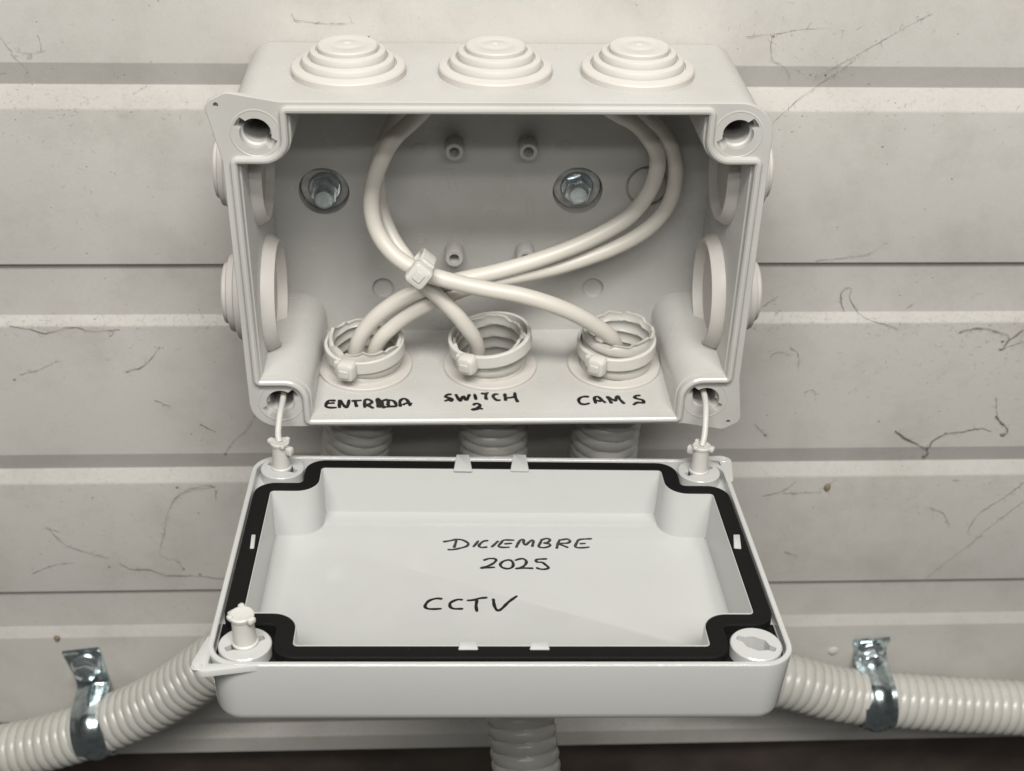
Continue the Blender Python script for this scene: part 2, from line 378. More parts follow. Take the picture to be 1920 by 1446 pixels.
def px(strokes, sc_, ox, oy): return [[(ox+x/sc_, oy+y/sc_) for x, y in s] for s in strokes]
ENT = px([
 [(295, 165), (170, 165), (125, 215), (115, 275), (190, 297), (312, 297)], [(135, 215), (275, 210)],
 [(370, 305), (370, 160), (430, 230), (500, 295), (530, 250), (550, 150)],
 [(600, 172), (785, 160)], [(672, 170), (675, 220), (700, 285)],
 [(850, 300), (850, 160), (920, 145), (985, 185), (940, 230), (870, 240), (950, 275), (1015, 312)],
 [(1105, 295), (1085, 130), (1150, 180), (1215, 310)], [(1110, 130), (1140, 300)], [(1170, 180), (1240, 150), (1300, 155)], [(1180, 240), (1180, 190)],
 [(1300, 275), (1300, 165), (1400, 175), (1445, 265), (1360, 275), (1210, 285)], [(1250, 240), (1300, 225)],
 [(1525, 280), (1515, 180), (1570, 130), (1635, 140), (1680, 200), (1710, 265)], [(1570, 245), (1640, 215), (1745, 225)]], 10.105, 600, 735)
SWI = px([
 [(300, 165), (220, 170), (170, 215), (250, 240), (315, 265), (300, 305), (240, 280), (155, 308)],
 [(390, 165), (440, 250), (490, 305), (520, 240), (560, 205), (590, 265), (620, 285), (655, 220), (680, 165)],
 [(790, 160), (820, 280)], [(930, 140), (1000, 150), (1080, 130)], [(1035, 150), (1025, 220), (1045, 280)],
 [(1290, 165), (1220, 160), (1180, 205), (1220, 260), (1270, 290), (1335, 283)],
 [(1430, 150), (1435, 230), (1450, 300)], [(1450, 240), (1540, 235), (1630, 220)], [(1640, 125), (1650, 220), (1705, 330)],
 [(760, 395), (800, 365), (860, 360), (905, 400), (850, 450), (740, 487), (880, 478)], [(860, 430), (900, 455), (960, 478)]], 11.294, 820, 725)
CAM5 = px([
 [(410, 170), (300, 165), (205, 200), (180, 260), (230, 325), (330, 338), (420, 312)],
 [(565, 320), (535, 230), (550, 175), (620, 170), (690, 230), (785, 305)], [(550, 240), (640, 265), (720, 255)],
 [(925, 320), (880, 250), (830, 170), (920, 220), (1010, 255), (1020, 190), (1060, 155), (1110, 230), (1210, 330)],
 [(1565, 140), (1470, 145), (1440, 190), (1530, 220), (1620, 245), (1645, 305), (1560, 300), (1480, 305), (1410, 355)]], 12, 1070, 730)
FZ = bot(0, 10)[2]; nrm = (Vector(bot(10, 10))-Vector(bot(0, 10))).cross(Vector(bot(0, 40))-Vector(bot(0, 10)))
if nrm.z < 0: nrm = -nrm
for st, nm in ((ENT, 'ENTRADA'), (SWI, 'SWITCH 2'), (CAM5, 'CAM 5')):
    o = ink(st, (0, 10, FZ+.005), nrm, 1.2, 'handwriting', BX, origin=BO); o['label'] = 'black marker writing ' + nm

# ------------------------------------------------------------------ lid
LA, LB, LL, LF = 76.0, 51.9, 19.9, 16.4
ea, eb, ec = -.1081, .0214, -.0013
Rl = Matrix.Rotation(ec, 4, 'Z') @ Matrix.Rotation(eb, 4, 'Y') @ Matrix.Rotation(ea, 4, 'X')
LO_ = Vector((-.868, -56.693, -57.635))
LM = Matrix.Translation(LO_) @ Rl; LMi = LM.inverted()
LID = empty('box_lid', (0, 0, 0), 'light grey plastic box lid lying open under the box, inside facing up', 'lid')
LID.matrix_world = Matrix.Translation(LO_*S) @ Rl
def lidpt(u, v, z=0):
    n0 = (LM.to_3x3() @ Vector((0, 0, 1))); p0 = LM @ Vector((0, 0, z)); d = ray(u, v); return LMi @ (CAM+d*((p0-CAM).dot(n0)/d.dot(n0)))
LOut = fillet([(LA, -LB, 9), (LA, LB, 9), (-LA, LB, 9), (-LA, -LB, 9)], 12)
LIn = [(x, y if y > 0 else y*.983) for x, y in notch_outline(68.4, 44.3, 54.0, 30.4, 9.0, 1.0)]
def lo(d, z): return [(x, y, z) for x, y in offset(LOut, d)]
def li(d, z): return [(x, y, z) for x, y in offset(LIn, d)]
tr = []
tr.append(loft([lo(-1.7, -3.2), lo(-1.6, -.25), lo(-1.35, 0), lo(-.3, 0), lo(-.05, -.3), lo(0, -1.0), lo(-1.4, -LL+2.8), lo(-1.7, -LL+1.4), lo(-2.4, -LL+.4), lo(-3.4, -LL)]))
tr.append((lo(-3.4, -LL), [tuple(range(len(LOut)))]))
tr.append(plate(offset(LOut, -1.7), [offset(LIn, .35)]+[circle(sx_*66.4, sy_*43.6, 6.0, 32) for sx_ in (-1, 1) for sy_ in (-1, 1)], lambda x, y: (x, y, -3.2)))
tr.append(loft([li(.35, -3.2), li(.33, -.35), li(.25, -.2), li(.08, -.2), li(0, -.4), li(-.5, -LF+1.1), li(-.75, -LF+.35), li(-1.4, -LF)]))
tr.append(plate(offset(LIn, -1.4), [], lambda x, y: (x, y, -LF)))
# ears
tr.append(prism(fillet([(60, 51, .5), (64, 52.2, 4), (75.6, 54.0, 2.6), (78.4, 52.2, 2.4), (76.3, 38, 4), (74.6, 38, .5), (74.6, 51, .5)][::-1][::-1], 6), -1.8, -.06, .2))
tr.append(prism(fillet([(-58, -51, .5), (-64, -52.2, 5), (-76.0, -54.4, 2.6), (-79.0, -51.4, 2.4), (-76.4, -40, 4), (-74.6, -40, .5), (-74.6, -51, .5)][::-1], 6), -1.8, -.06, .2))
for x, y in ((76.0, 51.6), (-77.2, -52.2)):
    tr.append(xf(lathe([(.9, -.02), (1.0, .15), (1.35, .15), (1.5, -.02)], 20), Matrix.Translation((x, y, -.06))))
# screw bosses
SB = [(-66.4, 43.7, -.5), (66.4, 43.7, .5), (-66.4, -43.6, .5), (66.4, -43.6, -.52)]
for i, (x, y, a) in enumerate(SB):
    k = [(x+p*math.cos(a)-q*math.sin(a), y+p*math.sin(a)+q*math.cos(a)) for p, q in fillet([(-5.3, -.9, .5), (-3.4, -1.1, .8), (-1.7, -2.5, 1), (1.7, -2.5, 1), (3.4, -1.1, .8), (5.3, -.9, .5), (5.3, .9, .5), (3.4, 1.1, .8), (1.7, 2.5, 1), (-1.7, 2.5, 1), (-3.4, 1.1, .8), (-5.3, .9, .5)], 5)]
    zt = .35
    cO = circle(x, y, 6.8, 48)
    tr.append(plate(offset(cO, -.3), [k], lambda p, q: (p, q, zt)))
    tr.append(loft([[(p, q, zt) for p, q in offset(cO, -.3)], [(p, q, zt-.3) for p, q in cO], [(p, q, -3.3) for p, q in cO]]))
    tr.append(loft([[(p, q, zt) for p, q in k], [(p, q, -15) for p, q in k]]))
    tr.append(([(p, q, -15) for p, q in k], [tuple(range(len(k)))]))
# gasket clips (tabs)
def quad(pp, z0, z1): tr.append(prism(fillet([(p.x, p.y, .3) for p in pp], 4), z0, z1, .2))
for c in (868, 974.5):
    pp = [lidpt(c-17.5, 879, .4), lidpt(c+17.5, 879.5, .4), lidpt(c+12, 851, .4), lidpt(c-12, 850.5, .4)]
    quad(pp, -.6, .12)
for c in (878, 1012):
    pp = [lidpt(c-19, 1217.5, 0), lidpt(c+19, 1217.5, 0), lidpt(c+15, 1203, 0), lidpt(c-15, 1203, 0)]
    quad(pp, -1.0, .05)
for c, s in ((471.5, -1), (1383, 1)):
    pp = [lidpt(c-5-s*2, 1028, 0), lidpt(c+6-s*2+s*3, 1028, 0), lidpt(c+6-s*5+s*3, 1003, 0), lidpt(c-4-s*6+s*2, 1003, 0)]
    quad(pp, -1.2, .2)
mk('tray', join(*tr), 'lid', LID, sharp=30)
gk = loft([li(.36, -2.9), li(.38, -.35), li(.8, -.08), li(3.1, -.35), li(4.8, -.1), li(5.3, -.4), li(5.4, -2.9)])
for s_ in (-1, 1):
    arc = [(63+8.4*math.cos(t), -39+8.4*math.sin(t)) for t in [PI/2+PI/2*k/8 for k in range(9)]]
    pol = [(74.1, -31.2), (66, -30.7)]+arc+[(54.6, -50.0), (68, -50.0), (72.5, -48.6), (74.1, -43)]
    gk = join(gk, plate([(x*s_, y) for x, y in pol], [circle(s_*66.4, -43.6, 5.6, 32)], lambda x, y: (x, y, -3.12)))
mk('gasket', gk, 'gasket', LID)
# bottom of the gasket channel is dark rubber in the corners
# quarter-turn screws
def plug(x, y, h, r, lean, ang):
    d = join(lathe([(r*.9, -4), (r*1.02, -.2), (r*1.18, .2), (r*1.2, .9), (r*1.05, 1.3), (r*.98, h*.75), (r*1.0, h-1.4), (r*1.1, h-1.1), (r*1.14, h-.3), (r*1.0, h), (r*.6, h-.2), (.01, h-.2)], 36),
             box(r*1.28, 0, h-2.7, 2.3, 2.1, 2.5, .45), box(-r*1.2, -.2, h-.6, 1.9, 2.2, 1.7, .6), box(r*.4, r*.98, h-.3, 1.7, 1.3, 1.3, .5), box(r*.9, -r*.75, h-.4, 1.5, 1.6, 1.4, .5))
    m = Matrix.Translation((x, y, 0)) @ Matrix.Rotation(lean[0], 4, 'X') @ Matrix.Rotation(lean[1], 4, 'Y') @ Matrix.Rotation(ang, 4, 'Z')
    return xf(d, m), m @ Vector((0, 0, h-.4))
p1, top1 = plug(-66.6, 43.5, 10.0, 2.65, (0, -.03), -.5)
p2, top2 = plug(66.2, 43.6, 10.0, 2.65, (0, .02), 2.6)
p3, top3 = plug(-66.3, -43.2, 9.8, 2.85, (.04, -.05), 2.4)
q1 = mk('quarter_turn_screw', p1, 'screw', LID); q2 = mk('quarter_turn_screw', p2, 'screw', LID); q3 = mk('quarter_turn_screw', p3, 'screw', LID)
q1['label'] = 'back left white plug with a retaining cord to the box'; q2['label'] = 'back right white plug with a retaining cord to the box'; q3['label'] = 'loose white plug standing up at the front left corner'
for q, top, hole, bow in ((q1, top1, (-67.6, 9, -44.6), (-.6, -2)), (q2, top2, (68.0, 9, -44.6), (.2, -2))):
    w0 = LM @ top; w2 = Vector(hole); e0 = Vector((w2.x, 1, w2.z-.6))
    P = spline([w0, w0.lerp(e0, .33)+Vector((bow[0], bow[1], -.3)), w0.lerp(e0, .72)+Vector((bow[0]*.5, bow[1], .9)), e0, w2, w2+Vector((0, 12, .3))], .6)
    mk('retaining_cord', xf(tube(P, 1.0, 16), LMi), 'screw', q)
# handwriting in the lid
DIC = px([[(140, 205), (300, 180), (450, 150), (600, 160), (740, 240), (700, 310), (560, 355), (380, 390), (250, 392)], [(455, 180), (400, 350)],
 [(985, 180), (930, 250), (860, 330)], [(1220, 175), (1100, 195), (1000, 290), (1050, 340), (1195, 330)],
 [(1460, 185), (1380, 260), (1300, 335)], [(1845, 165), (1600, 165), (1530, 230), (1470, 310), (1560, 338), (1730, 335)], [(1610, 255), (1790, 240)],
 [(1105, 650), (1230, 610), (1370, 610), (1410, 650), (1330, 730), (1200, 790), (1050, 835), (1200, 825), (1380, 815)],
 [(1680, 640), (1570, 680), (1510, 750), (1560, 820), (1690, 850), (1800, 810), (1820, 720), (1760, 650), (1670, 640)]], 12.8, 820, 1000)
DI2 = px([[(-30, 345), (20, 240), (80, 160), (150, 155), (150, 230), (195, 280), (270, 220), (350, 165), (385, 200), (355, 325)],
 [(500, 320), (550, 230), (590, 150)], [(560, 165), (700, 125), (780, 150), (740, 210), (640, 235), (750, 250), (790, 295), (700, 335), (600, 345), (500, 320)],
 [(945, 370), (970, 260), (1020, 150)], [(1010, 165), (1200, 140), (1265, 190), (1200, 235), (1010, 250), (1100, 295), (1220, 345)],
 [(1785, 130), (1500, 150), (1430, 220), (1390, 310), (1440, 345), (1600, 345), (1725, 330)], [(1500, 250), (1635, 245)],
 [(-60, 655), (20, 625), (120, 610), (205, 650), (210, 720), (150, 790), (30, 845), (-40, 845), (100, 835), (380, 840)],
 [(710, 615), (560, 620), (455, 635), (470, 690), (600, 700), (680, 760), (750, 830), (640, 865), (530, 855), (460, 825)]], 12.8, 970, 1000)
CCT = px([[(450, 210), (340, 205), (220, 245), (155, 330), (190, 375), (290, 385), (435, 378)], [(800, 225), (700, 225), (590, 280), (590, 350), (660, 380), (805, 380)],
 [(875, 238), (980, 230), (1100, 200), (1220, 187)], [(1045, 230), (1030, 330), (1045, 430)], [(1325, 210), (1345, 330), (1400, 410), (1480, 370), (1580, 270), (1730, 160)]], 9.143, 780, 1100)
ln = LM.to_3x3() @ Vector((0, 0, 1)); lp = LM @ Vector((0, 0, -LF+.006))
for st, nm in ((DIC[:7]+DI2[:6]+DI2[6:7], 'DICIEMBRE'), (DIC[7:]+DI2[7:], '2025'), (CCT, 'CCTV')):
    if nm == 'DICIEMBRE': st = DIC[:7]+DI2[:7]
    o = ink(st, lp, ln, .98 if nm != 'CCTV' else 1.02, 'handwriting', LID, inv=LMi); o['label'] = 'black marker writing ' + nm

# ------------------------------------------------------------------ conduits
def corrugated(P, R=12.25, pitch=4.25, n=56, amp=.95, top=None, hand=1):
    # resample path at fine even steps, helical rounded ribs
    step = pitch/9; Q = [P[0]]; acc = 0
    for i in range(1, len(P)):
        a, b_ = P[i-1], P[i]; L = (b_-a).length; t = step-acc
        while t <= L: Q.append(a.lerp(b_, t/L)); t += step
        acc = (acc+L) % step
    T, U = frames(Q); R_ = []
    for i, p in enumerate(Q):
        v = T[i].cross(U[i]); s = i*step; ring = []
        for k in range(n):
            a = 2*PI*k/n; ph = (s/pitch+hand*k/n) % 1.0; h = abs(math.sin(PI*ph))**.55
            r = R-amp+amp*h
            dz = 0
            if top and s < 4: dz = top(a)*(1-s/4)
            ring.append(p+(U[i]*math.cos(a)+v*math.sin(a))*r+T[i]*dz)
        R_.append(ring)
    inner = []
    for i in range(0, min(len(Q), 90)):
        p = Q[i]; v = T[i].cross(U[i]); s = i*step; ring = []
        for k in range(n):
            a = 2*PI*k/n; ph = (s/pitch+hand*k/n) % 1.0; r = R-amp-.95+amp*abs(math.sin(PI*ph))**.7
            dz = top(a)*(1-s/4) if (top and s < 4) else 0
            ring.append(p+(U[i]*math.cos(a)+v*math.sin(a))*r+T[i]*dz)
        inner.append(ring)
    return loft(list(reversed(inner))+R_)
def rag(tx, ty, amp, seed, spur=None):
    rr = random.Random(seed); ph = [rr.uniform(0, 6.28) for _ in range(5)]
    def f(a):
        z = tx*math.cos(a)+ty*math.sin(a)+amp*(.5*math.sin(3*a+ph[0])+.3*math.sin(7*a+ph[1])+.25*math.sin(13*a+ph[2])+.2*math.sin(23*a+ph[3]))
        if spur and abs((a-spur[0]+PI) % (2*PI)-PI) < .12: z -= spur[1]
        return z
    return f
AX = 49.2
cl = [atY(u, v, AX) for u, v in ((385, 1255), (320, 1300), (255, 1335), (180, 1365), (100, 1390), (0, 1412), (-90, 1424), (-300, 1450))]
cr = [atY(u, v, AX) for u, v in ((1490, 1281), (1545, 1296), (1600, 1306), (1700, 1315), (1800, 1322), (1920, 1328), (2050, 1334), (2300, 1345))]
pl = [(-42.6, 29.0, -38.2), (-42.9, 29.8, -48), (-44.0, 30.6, -62), (-47.4, 32, -82), (-53, 36, -115), (-68, 42, -155), (-91, 46.5, -188)]+cl
pc = [(-1.6, 29.6, -39.2), (-.8, 30.2, -48), (.2, 30.2, -62), (1.0, 28, -85), (2.5, 18, -112), (6, -2, -140), (10, -24, -165), (12.5, -36, -186), (15, -44, -215), (17, -46, -260), (18, -46, -330)]
pr = [(42.6, 30.4, -36.6), (42.2, 30.3, -48), (41.6, 30.5, -62), (40.6, 31, -82), (42.5, 34, -115), (53, 40, -158), (80, 46, -200), (108, 49, -219)]+cr
c1 = mk('corrugated_conduit', corrugated(spline(pl), top=rag(0, .9, 1.3, 3, (2.6, 1.8))), 'conduit', None, origin=pl[0]); c1.location = Vector(pl[0])*S
c2 = mk('corrugated_conduit', corrugated(spline(pc), top=rag(1.1, .3, 1.1, 5, (.6, 1.3)), hand=1), 'conduit', None, origin=pc[0]); c2.location = Vector(pc[0])*S
c3 = mk('corrugated_conduit', corrugated(spline(pr), top=rag(.2, .5, 1.1, 9, (1.2, 2.4))), 'conduit', None, origin=pr[0]); c3.location = Vector(pr[0])*S
G = 'corrugated conduits entering the bottom of the box'
tag(c1, 'grey corrugated conduit from the ENTRADA hole running out to the lower left', 'conduit', G)
tag(c2, 'grey corrugated conduit from the SWITCH 2 hole hanging straight down in the middle', 'conduit', G)
tag(c3, 'grey corrugated conduit from the CAM 5 hole running out to the right', 'conduit', G)

# ------------------------------------------------------------------ cables
def cab(pts): return [atY(u, v, Y) if Y is not None else None for u, v, Y in pts]
V3 = Vector
# cable 1: ENTRADA, right loop (inner), over the top, left loop (outer), CAM 5
k1 = [V3((-46, 31, -74)), V3((-46.5, 30, -58))]+cab([(668, 655, 26.5), (695, 605, 27), (745, 565, 27.5), (800, 541, 29), (870, 524, 32), (940, 508, 35), (1030, 480, 38), (1110, 447, 41), (1180, 405, 43), (1222, 350, 44), (1234, 295, 44.5), (1215, 255, 44.5), (1188, 228, 44.2), (1150, 208, 43.5)])
k1 += [V3((22, 42, 46.8)), V3((5, 40.5, 47.2)), V3((-12, 39, 46.2))]
k1 += cab([(768, 230, 38), (738, 260, 37), (716, 300, 35), (700, 350, 33), (698, 400, 31), (712, 445, 29), (742, 482, 26), (785, 508, 23), (840, 525, 21), (905, 540, 19.5), (980, 555, 18), (1050, 578, 18), (1105, 605, 20), (1150, 640, 24)])
k1 += [V3((43.5, 29, -52)), V3((45, 31, -66)), V3((45, 31, -80))]
k2 = [V3((-41, 32, -74)), V3((-41, 31, -58))]+cab([(705, 652, 27), (742, 607, 27.5), (792, 575, 28.5), (850, 550, 31), (910, 530, 35), (980, 516, 38), (1060, 497, 41), (1150, 465, 43), (1215, 428, 44), (1255, 380, 45), (1268, 325, 45.5), (1260, 278, 45.5), (1238, 243, 45.5), (1205, 215, 45.3)])
k2 += [V3((35, 46.5, 46.6)), V3((15, 48.5, 45.5)), V3((-10, 48.8, 43)), V3((-27, 48.5, 36))]
k2 += cab([(714, 290, 45), (708, 345, 43), (716, 400, 40), (735, 447, 36), (765, 490, 31), (795, 530, 26.5), (832, 565, 25), (865, 600, 24.5), (893, 645, 26)])
k2 += [V3((-5, 29, -52)), V3((-4, 31, -66)), V3((-3, 31, -80))]
def wob(P, a): return [p+V3((math.sin(i*.11)*a, math.sin(i*.07+1)*a*.6, math.cos(i*.09)*a)) for i, p in enumerate(P)]
b1 = mk('data_cable', tube(wob(spline(k1), .16), 2.68, 28), 'cable', None, origin=k1[0]); b1.location = k1[0]*S
b2 = mk('data_cable', tube(wob(spline(k2), .16), 2.6, 28), 'cable', None, origin=k2[0]); b2.location = k2[0]*S
G = 'cream data cables looped inside the box'
tag(b1, 'cream round cable looping in the box and ending in the CAM 5 conduit', 'cable', G)
tag(b2, 'cream round cable looping behind the other and ending in the SWITCH 2 conduit', 'cable', G)

# ------------------------------------------------------------------ cable ties
def tie_parts(t, R, hw, head_ang, R2=None, hs=1.0):
    R2 = R2 or R
    n = 72; a0 = head_ang
    def ell(r, h): return [(math.cos(2*PI*i/n)*(R+r), math.sin(2*PI*i/n)*(R2+r), h) for i in range(n)]
    mk('strap', loft([ell(-.2, -hw/2), ell(.75, -hw/2), ell(1.0, -hw/2+.35), ell(1.0, hw/2-.35), ell(.75, hw/2), ell(-.2, hw/2), ell(-.2, -hw/2)]), 'tie', t)
    hx, hy = math.cos(a0)*(R+2.2), math.sin(a0)*(R2+2.2)
    def sq(a, z): return [(x, y, z) for x, y in fillet([(-a, -a*.85, .3), (a, -a*.85, .3), (a, a*.85, .3), (-a, a*.85, .3)], 3)]
    slot = loft([sq(1.7, 2.3), sq(1.65, 2.75), sq(1.45, 2.95), sq(.05, 3.0)])
    hd = join(box(0, 0, 0, 6.2*hs, hw+2.0, 5.0, 1.7), slot, box(-3.6, 0, -1.2, 2.4, hw*.9, 1.4, .3))
    m_ = Matrix.Translation((hx, hy, 0)) @ basis((0, 0, 0), (math.cos(a0), math.sin(a0), 0), (-math.sin(a0), math.cos(a0), 0))
    mk('locking_head', xf(hd, m_), 'tie', t)
tdefs = [((-42.9, 30.0), (645, 697), (735, 688), 'left', 'ENTRADA'), ((-.7, 30.0), (868, 685), (950, 672), 'middle', 'SWITCH 2'), ((42.2, 30.3), (1110, 694), (1190, 692), 'right', 'CAM 5')]
GT = 'nylon ties strapped round the conduit ends'
for i, (c, hp, bp, _, nm) in enumerate(tdefs):
    h = atY(*hp, 14.5); zc = h.z+.3
    a = math.atan2(h.y-c[1], h.x-c[0])
    if nm == 'SWITCH 2': lab = 'loose translucent nylon tie, tilted, round the SWITCH 2 conduit end'
    else: lab = 'translucent nylon tie tight round the %s conduit end' % nm
    t = empty('cable_tie', (c[0], c[1], zc), lab, 'cable tie', GT)
    t.rotation_euler = [(.05, -.05, 0), (.04, -.13, 0), (.03, -.04, 0)][i]
    tie_parts(t, 12.4 if i != 1 else 13.1, 4.7, a, 12.5 if i != 1 else 12.9)
tc = atY(790, 524, 14.5)+V3((0, 8.6, .3)); t = empty('cable_tie', tc, 'translucent nylon tie with square head bundling the crossing cream cables', 'cable tie')
tie_parts(t, 3.5, 5.2, PI/2-.1, 6.2, hs=1.25)
axis = (atY(835, 560, 26)-atY(745, 490, 29)).normalized()
t.rotation_euler = (basis((0, 0, 0), axis, axis.cross(V3((0, 1, 0))).normalized())).to_euler()

# ------------------------------------------------------------------ bolts
def bolt(loc, label, stick, tilt, yw):
    t = empty('hex_bolt', loc, label, 'bolt', 'zinc bolts fixing the box to the wall')
    mk('washer', join(lathe([(3.4, 0), (7.7, 0), (8.0, .3), (8.0, 1.1), (7.7, 1.4), (3.4, 1.4)], 56)), 'washer', t)
    hx = circle(0, 0, 4.9, 6, .3)
    def hr(s, z): return [(x*s, y*s, z) for x, y in hx]
    d = loft([hr(1, 2.0), hr(1, 5.8), hr(.93, 6.4), hr(.7, 6.4)])
    d = join(d, lathe([(5.6, 1.4), (5.6, 1.8), (5.0, 2.4), (3, 2.5)], 48), lathe([(3.9, 6.2), (3.7, 6.6), (3.2, 6.7)], 40))
    mk('hex_nut', d, 'head', t, sharp=20)
    th = [(3.35 if k % 2 else 3.15, 6.4+k*.35) for k in range(int(stick/.35))]
    mk('bolt_shank', join(lathe(th+[(3.3, 6.4+stick), (2.9, 6.9+stick), (2.7, 6.9+stick), (2.55, 6.7+stick), (.01, 6.7+stick)], 36)), 'head', t, sharp=30)
    t.rotation_euler = (PI/2+tilt, 0, yw); return t
bolt((-55.6, 58.3, 3.4), 'zinc hex bolt with long end on a washer, left of the looped cables', 4.6, .0, .04)
bolt((28.7, 58.3, 3.6), 'zinc hex bolt with short end on a washer, inside the cable loop', 2.0, .0, 0)

# ------------------------------------------------------------------ conduit clamps
def clamp(pc_, tip, label, wdt=14):
    c = Vector(pc_); tipv = Vector(tip); c.y = WY; tipv.y = WY
    up = (tipv-c).normalized(); L = (tipv-c).length; side = up.cross(V3((0, -1, 0))).normalized()
    t = empty('conduit_clamp', c, label, 'clamp', 'zinc conduit clamps screwed to the wall')
    m_ = Matrix((side, up, side.cross(up))).transposed()
    if (m_ @ V3((0, 0, 1))).y > 0: side = -side; m_ = Matrix((side, up, side.cross(up))).transposed()
    t.rotation_euler = m_.to_euler()
    Rr = 12.9; cw = WY-AX
    path = []
    for k in range(25):
        a = -PI*.5-.35+(PI+.42)*k/24; path.append((math.sin(a)*Rr if False else Rr*math.sin(a), cw+Rr*math.cos(a)))
    path = [(p, max(q, .8)) for p, q in path]
    path += [(Rr+.2, 8.0), (Rr+.6, 3.6), (Rr+1.6, 1.9), (Rr+3.4, 1.3), (Rr+8, 1.1), (L+6.0, 1.1), (L+7.8, 1.2), (L+8.6, 1.6)]
    prof_ = [(-.5, 0), (-.36, .05), (-.3, .05), (-.2, 1.0), (-.08, 1.45), (.08, 1.45), (.2, 1.0), (.3, .05), (.36, .05), (.5, 0)]
    R = []
    for i, (v_, w_) in enumerate(path):
        a = Vector(path[max(i-1, 0)]); b_ = Vector(path[min(i+1, len(path)-1)]); tg = (b_-a).normalized(); nn = Vector((-tg.y, tg.x))
        if nn.dot(Vector((v_, w_))-Vector((0, cw))) < 0 and i < 26: nn = -nn
        if i >= 26: nn = Vector((-tg.y, tg.x)) if (-tg.y*0+tg.x) > 0 else Vector((tg.y, -tg.x))
        ribk = max(0, min(1, (30-i)/3)); wd = wdt*(1 if i < 30 else 1.12)
        ring = [(u_*wd, v_+nn.x*h*ribk, w_+nn.y*h*ribk) for u_, h in prof_]+[(u_*wd, v_+nn.x*(h*ribk-1.0), w_+nn.y*(h*ribk-1.0)) for u_, h in reversed(prof_)]
        R.append(ring)
    d = loft(R); N = len(R[0]); d[1].append(tuple(range(N))); d[1].append(tuple(range(len(d[0])-N, len(d[0]))))
    mk('strap', d, 'zinc', t, sharp=35)
    hxo = circle(0, 0, 4.7, 6, .25)
    def hq(k, z): return [(x*k, y*k, z) for x, y in hxo]
    sd = join(lathe([(6.6, 1.0), (6.6, 1.5), (6.2, 2.0), (5.0, 2.6), (3.0, 2.8)], 48), loft([hq(1, 2.2), hq(1, 5.2), hq(.95, 5.9), hq(.86, 6.3)]), lathe([(4.1, 6.25), (3.0, 6.6), (1.6, 6.8), (.01, 6.85)], 40))
    mk('screw_head', xf(sd, Matrix.Translation((0, L-.8, 0))), 'head', t)
    return t
clamp(atY(182, 1362, AX), atY(163, 1243, WY), 'shiny zinc clamp with curled tab over the lower left conduit')
clamp(atY(1638, 1310, AX), atY(1630, 1222, WY), 'shiny zinc clamp holding the right conduit')

# ------------------------------------------------------------------ dust and cobweb threads on the wall
TH = [[(70, 65), (75, 95), (40, 98), (28, 90)], [(0, 68), (30, 110), (55, 135)], [(250, 175), (265, 167), (275, 162)],
 [(20, 612), (60, 618), (85, 625), (120, 615), (140, 613), (170, 620), (225, 618)], [(205, 632), (213, 622)], [(40, 702), (70, 694), (107, 676)], [(235, 697), (270, 685), (300, 650)],
 [(290, 750), (320, 763)], [(422, 850), (440, 825), (462, 805), (478, 780), (483, 770)], [(345, 920), (372, 913), (400, 912), (405, 940)],
 [(403, 912), (340, 925), (315, 960), (308, 1000), (300, 1040), (330, 1050), (345, 1068)], [(225, 1058), (250, 1068), (280, 1068), (310, 1078), (370, 1080), (420, 1086)],
 [(90, 990), (120, 1020), (160, 1035), (205, 1047)], [(60, 1075), (100, 1060), (140, 1055)], [(85, 990), (113, 997)],
 [(1447, 70), (1448, 110), (1475, 130), (1480, 148)], [(1400, 68), (1450, 64), (1500, 55), (1560, 52)], [(1528, 145), (1560, 128), (1625, 93), (1700, 50), (1748, 25)], [(1455, 225), (1495, 188), (1540, 155), (1600, 115)],
 [(1558, 143), (1575, 133), (1590, 120)], [(1530, 489), (1610, 480), (1640, 470), (1660, 455)],
 [(1582, 585), (1577, 560), (1582, 543), (1597, 540), (1594, 555), (1600, 572), (1620, 595), (1665, 610), (1685, 616)], [(1700, 578), (1715, 568)],
 [(1800, 622), (1835, 615), (1870, 622), (1890, 628), (1892, 640)], [(1920, 618), (1890, 640), (1880, 655), (1873, 653)], [(1875, 655), (1885, 652), (1920, 640)],
 [(1445, 670), (1455, 660), (1480, 664)], [(1483, 652), (1497, 665), (1497, 695)], [(1510, 735), (1525, 731), (1530, 750)],
 [(1678, 807), (1700, 822), (1738, 840), (1745, 830), (1770, 815), (1810, 808), (1840, 803), (1858, 810)], [(1738, 840), (1740, 850), (1733, 857)], [(1868, 780), (1880, 795), (1890, 805), (1888, 812), (1880, 818)],
 [(1868, 745), (1870, 778)], [(1538, 918), (1560, 905), (1570, 897)], [(1430, 930), (1470, 920), (1492, 902)], [(1470, 925), (1540, 922)],
 [(1920, 905), (1880, 935), (1840, 960), (1820, 985), (1815, 1000)], [(1920, 940), (1860, 985), (1820, 1020), (1780, 1050), (1735, 1085)], [(1745, 952), (1770, 965), (1780, 990)], [(1473, 1035), (1495, 1042)],
 [(1785, 900), (1805, 901)], [(1415, 795), (1440, 820)], [(1455, 590), (1465, 580)], [(1430, 575), (1460, 555)], [(375, 795), (405, 810)],
 [(550, 37), (585, 42), (640, 45), (665, 43)], [(552, 37), (548, 25)]]
D = []
rr = random.Random(3)
def surfY(z):
    best = WY
    for i in range(len(pf)-1):
        z0, y0 = pf[i]; z1, y1 = pf[i+1]
        if (z0-z)*(z1-z) <= 0 and abs(z0-z1) > 1e-6: best = y0+(y1-y0)*(z-z0)/(z1-z0); break
    return best
def onwall(u, v, lift):
    p = atY(u, v, WY)
    for _ in range(4): p = atY(u, v, surfY(p.z)-lift)
    return p
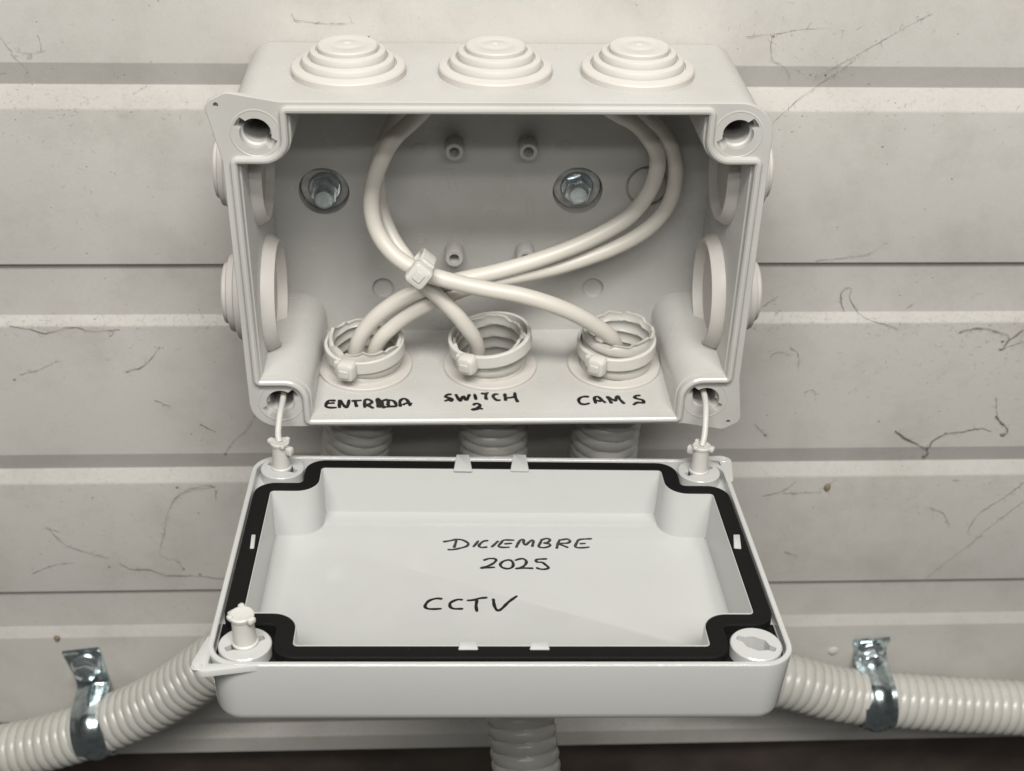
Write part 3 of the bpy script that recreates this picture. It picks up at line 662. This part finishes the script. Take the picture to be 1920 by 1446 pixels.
for k, st in enumerate(TH):
    W = [onwall(u, v, .25+rr.random()*.5) for u, v in st]
    P = spline(W, 1.2)
    P = [p+V3((rr.gauss(0, .12), 0, rr.gauss(0, .12))) for p in P]
    s0 = rr.random()*9; rad = rr.uniform(.035, .085)*(2.6 if st[0] in ((1678, 807), (1868, 780), (1800, 622), (1920, 618), (1738, 840), (225, 1058)) else (.6 if st[0][1] < 240 else 1))
    D.append(tube(P, lambda t: rad*(.5+.9*abs(math.sin(t*9+s0))**3+.3*abs(math.sin(t*31+s0)))*(1.1-.6*t), 5))
    for q in range(int(len(P)*.55)):
        p = rr.choice(P); a = rr.random()*6.28; L_ = rr.uniform(.5, 2.6)
        a2 = a+rr.gauss(0, .7); m1 = p+V3((math.cos(a)*L_*.5, rr.uniform(-.15, .05), math.sin(a)*L_*.5)); m2 = m1+V3((math.cos(a2)*L_*.5, 0, math.sin(a2)*L_*.5))
        D.append(tube([p, m1, m2], rr.uniform(.018, .04), 3, caps=False))
def fuzz(u, v, L_, rad):
    a = rr.random()*6.28; P = [onwall(u, v, .15)]
    for q in range(rr.randint(2, 4)):
        a += rr.gauss(0, .8); p = P[-1]+V3((math.cos(a)*L_/3, 0, math.sin(a)*L_/3)); p.y = surfY(p.z)-.15; P.append(p)
    D.append(tube(P, rad, 3, caps=False))
for v0, sp, num in ((612, 8, 420), (203, 9, 160), (905, 9, 160), (1194, 9, 120), (600, 6, 150), (215, 25, 120)):
    for q in range(num): fuzz(rr.uniform(-60, 1980), v0+rr.gauss(0, sp), rr.uniform(.3, 1.3), rr.uniform(.015, .035))
for cx, cy, sx_, sy_, num in ((1760, 700, 160, 60, 170), (1600, 980, 200, 80, 90), (200, 1000, 150, 70, 110), (100, 200, 130, 60, 60), (1500, 100, 150, 60, 70), (1850, 640, 60, 30, 70), (300, 650, 150, 40, 60), (250, 350, 140, 90, 60)):
    for q in range(num): fuzz(rr.gauss(cx, sx_), rr.gauss(cy, sy_), rr.uniform(.3, 1.9), rr.uniform(.013, .03))
for q in range(260):
    u, v = rr.uniform(-40, 1960), rr.uniform(-30, 1330); r = rr.uniform(.08, .24)**1.0
    D.append(xf(lathe([(.01, r*.4), (r, 0)], 6), basis(onwall(u, v, .02), (0, -1, .1)) @ Matrix.Diagonal((rr.uniform(.7, 1.6), 1, 1, 1))))
for u, v, r in ((1880, 815, 1.0), (1733, 855, .9), (27, 712, .45), (332, 914, .55), (205, 1063, .5), (375, 1077, .5), (174, 933, .3), (345, 1067, .45), (372, 962, .3), (1655, 275, .3), (1785, 335, .25), (1450, 68, .35), (1548, 140, .35), (422, 851, .45), (1435, 816, .5), (1880, 640, .6), (1648, 790, .35), (1773, 812, .4)):
    p = onwall(u, v, .1); D.append(xf(lathe([(.01, r*.5), (r*.7, r*.35), (r, 0)], 7), basis(p, (0, -1, .1)) @ Matrix.Diagonal((1.2, .8, 1, 1))))
o = mk('cobweb_threads', join(*D), 'dust', None)
tag(o, 'fine grey cobweb threads and dust clinging all over the ribbed wall', 'cobwebs', kind='stuff')
o = mk('dirt_blob', lathe([(.01, 1.1), (1.0, .9), (1.5, .3), (1.8, 0)], 9), 'rust', None)
o.matrix_world = Matrix.Translation(onwall(1551, 914, 0)*S) @ Matrix.Rotation(PI/2, 4, 'X') @ Matrix.Diagonal((.8, 1.1, 1, 1))
tag(o, 'brown dirt blob on the wall to the right of the lid back corner', 'dirt')
o = o.copy(); COL.objects.link(o); o.matrix_world = Matrix.Translation(onwall(107, 1197, 0)*S) @ Matrix.Rotation(PI/2, 4, 'X') @ Matrix.Diagonal((.8, 1.0, 1, 1))
tag(o, 'brown dirt speck on the wall just above the left conduit clamp', 'dirt')

# ------------------------------------------------------------------ render
sc.render.engine = 'CYCLES'
